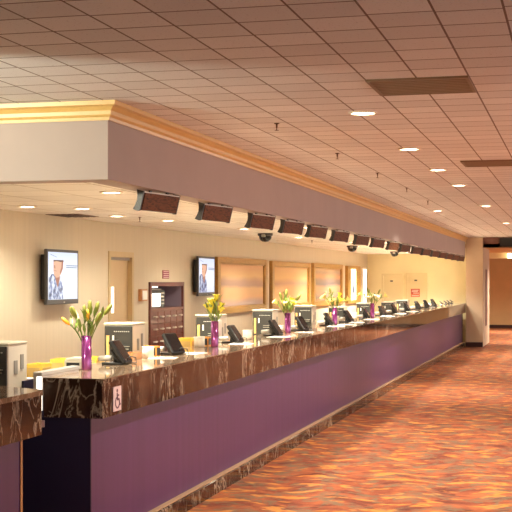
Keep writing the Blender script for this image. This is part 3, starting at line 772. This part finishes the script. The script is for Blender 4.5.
# ------------------------------------------------------------------ vases of lilies
VH, VR = .243, .037
def vase(x, y, label):
    r = thing('flower_vase', label, 'vase', (x, y, ZT), 0, 'purple vases on the ledge')
    MB().lathe([(VR * .96, 0), (VR, .006), (VR, VH), (VR * .9, VH), (VR * .88, .02), (.003, .018)], 28).build('vase_body', M['vase'], r, True)
    MB().lathe([(VR * 1.02, VH - .008), (VR * 1.04, VH - .003), (VR * .95, VH + .002)], 28, cap=False).build('rim', M['vase'], r, True)
    return r
def bez(p0, p1, p2, n):
    p0, p1, p2 = Vector(p0), Vector(p1), Vector(p2)
    return [p0 * (1 - t) ** 2 + p1 * 2 * t * (1 - t) + p2 * t * t for t in [k / n for k in range(n + 1)]]
def lily(vx, vy, ang, lean, hgt, head, leaves, label, group, hm, start=.03):
    hgt *= .8; lean *= .8; leaves += 2
    """stem from the vase foot to a head leaning out by lean metres at hgt above the mouth"""
    d = Vector((math.cos(ang), math.sin(ang), 0))
    r = thing('lily_stem', label, 'flower', (vx, vy, ZT + start), 0, group)
    top = d * lean + Vector((0, 0, VH + hgt - start))
    mid = d * (VR * .75) + Vector((0, 0, VH + hgt * .25 - start))
    foot = d * (-.012)
    path = bez(foot, mid, top, 9)
    MB().tube(path, [.0045] * 7 + [.0036, .003, .003], 6).build('stem', M['stem'], r, True)
    tdir = (path[-1] - path[-3]).normalized()
    for k in range(leaves):
        t_ = .62 + .34 * (k + .5) / max(1, leaves)
        i = min(8, int(t_ * 9)); p = path[i]
        a = ang + random.uniform(-1.5, 1.5) + k * 2.1
        ld = Vector((math.cos(a), math.sin(a), 0)); side = Vector((-ld.y, ld.x, 0))
        ln = random.uniform(.07, .11)
        cen = [p, p + ld * ln * .25 + Vector((0, 0, ln * .4)), p + ld * ln * .5 + Vector((0, 0, ln * .75)), p + ld * ln * .7 + Vector((0, 0, ln * .95))]
        MB().strip(cen, [.003, .012, .009, .0008], side).build('leaf', M['leaf'], r, True)
    Q = tdir.to_track_quat('Z', 'Y').to_matrix().to_4x4()
    Tm = Matrix.Translation(path[-1]) @ Q
    if head == 'bud':
        s = random.uniform(1.1, 1.35)
        MB().lathe([(.003, -.004), (.008 * s, .006), (.0125 * s, .022 * s), (.013 * s, .045 * s), (.009 * s, .062 * s), (.001, .072 * s)], 9, Tm).build('bud', hm, r, True)
    else:
        n = 6
        for k in range(n):
            a = 2 * PI * k / n + random.uniform(-.1, .1)
            pd = Q.to_3x3() @ Vector((math.cos(a), math.sin(a), 0)); sd = Q.to_3x3() @ Vector((-math.sin(a), math.cos(a), 0)); up = tdir
            op = .55 if head == 'trumpet' else 1.0
            b0 = path[-1]
            cen = [b0, b0 + pd * .012 * op + up * .022, b0 + pd * .030 * op + up * .048, b0 + pd * .055 * op + up * .064, b0 + pd * .072 * op + up * .058]
            mb = MB()
            mb.strip(cen, [.004, .015, .023, .016, .001], sd)
            mb.build('petal', hm, r, True)
        st = MB()
        for k in range(3):
            a = 2 * PI * k / 3
            e = Q.to_3x3() @ Vector((math.cos(a) * .012, math.sin(a) * .012, .055))
            st.tube([path[-1], path[-1] + e], .0015, 5)
        st.build('stamen', M['budgreen'], r, True)
VY = [8.34, 11.6, 14.75, 17.78, 21.2]
VL = ['nearest purple foil vase, holding green and orange lily buds', 'second nearest purple vase, holding bright yellow lilies', 'third nearest purple vase, holding sparse yellow lilies', 'fourth nearest purple vase, holding spreading pale yellow lilies', 'farthest purple vase, holding pale cream lilies']
for i, y in enumerate(VY): vase(-3.40, y, VL[i])
cr = PI + R(20)     # towards the left of the view
# nearest: buds
G = 'lilies in the nearest vase'
for a, ln, h, c, lv, lb in ((cr, .15, .10, 'budorange', 2, 'open orange lily bud leaning left in the nearest vase'), (cr + .5, .10, .16, 'budgreen', 2, None), (cr - .4, .115, .165, 'budgreen', 2, None),
                            (.4, .03, .22, 'budgreen', 2, None), (-.6, .02, .14, 'budorange', 2, 'upright orange lily bud in the middle of the nearest vase'), (.15, .08, .20, 'budgreen', 2, None), (.3, .16, .19, 'budgreen', 1, None),
                            (-.2, .10, .12, 'budgreen', 2, None), (1.6, .06, .19, 'budgreen', 1, None), (4.4, .03, .18, 'budgreen', 2, None)):
    lily(-3.40, VY[0], a, ln, h, 'bud', lv, lb or 'green lily stem with closed bud in the nearest vase', G, M[c])
G = 'lilies in the second vase'
for a, ln, h in ((cr, .08, .14), (cr + .8, .06, .20), (.3, .07, .15), (1.2, .03, .25), (-.5, .08, .10), (4.0, .05, .10), (2.2, .06, .18)):
    lily(-3.40, VY[1], a, ln, h, 'trumpet', 2, 'bright yellow lily stem in the second nearest vase', G, M['petalyellow'])
G = 'lilies in the third vase'
for a, ln, h, hd, c in ((cr, .16, .13, 'trumpet', 'petalpale'), (cr + .4, .10, .20, 'bud', 'budgreen'), (.3, .14, .19, 'bud', 'budgreen'), (.9, .07, .15, 'trumpet', 'petalyellow'), (-.4, .09, .11, 'trumpet', 'petalyellow'), (4.2, .05, .09, 'trumpet', 'petalpale'), (2.0, .08, .26, 'bud', 'budgreen')):
    lily(-3.40, VY[2], a, ln, h, hd, 3, 'yellow lily stem in bloom in the third vase' if hd == 'trumpet' else 'lily stem with green bud in the third vase', G, M[c])
G = 'lilies in the fourth vase'
for a, ln, h, hd, c in ((cr, .17, .16, 'open', 'petalpale'), (cr + .5, .09, .25, 'bud', 'budgreen'), (.2, .20, .12, 'open', 'petalpale'), (.9, .10, .19, 'trumpet', 'petalyellow'), (-.4, .10, .10, 'open', 'petalyellow'), (4.2, .06, .08, 'open', 'petalpale'), (2.4, .12, .11, 'open', 'petalcream')):
    lily(-3.40, VY[3], a, ln, h, hd, 3, 'lily stem in bloom in the fourth vase' if hd != 'bud' else 'lily stem with a closed green bud in the fourth vase', G, M[c])
G = 'lilies in the farthest vase'
for a, ln, h, hd, c in ((cr, .22, .17, 'open', 'petalpale'), (cr + .4, .10, .24, 'bud', 'budgreen'), (.2, .24, .14, 'open', 'petalpale'), (.7, .14, .20, 'bud', 'budgreen'), (-.4, .08, .10, 'open', 'petalcream'), (4.2, .05, .08, 'open', 'petalcream'), (2.0, .08, .13, 'open', 'petalcream')):
    lily(-3.40, VY[4], a, ln, h, hd, 3, 'pale lily stem in bloom in the farthest vase' if hd != 'bud' else 'lily stem with a closed green bud in the farthest vase', G, M[c])
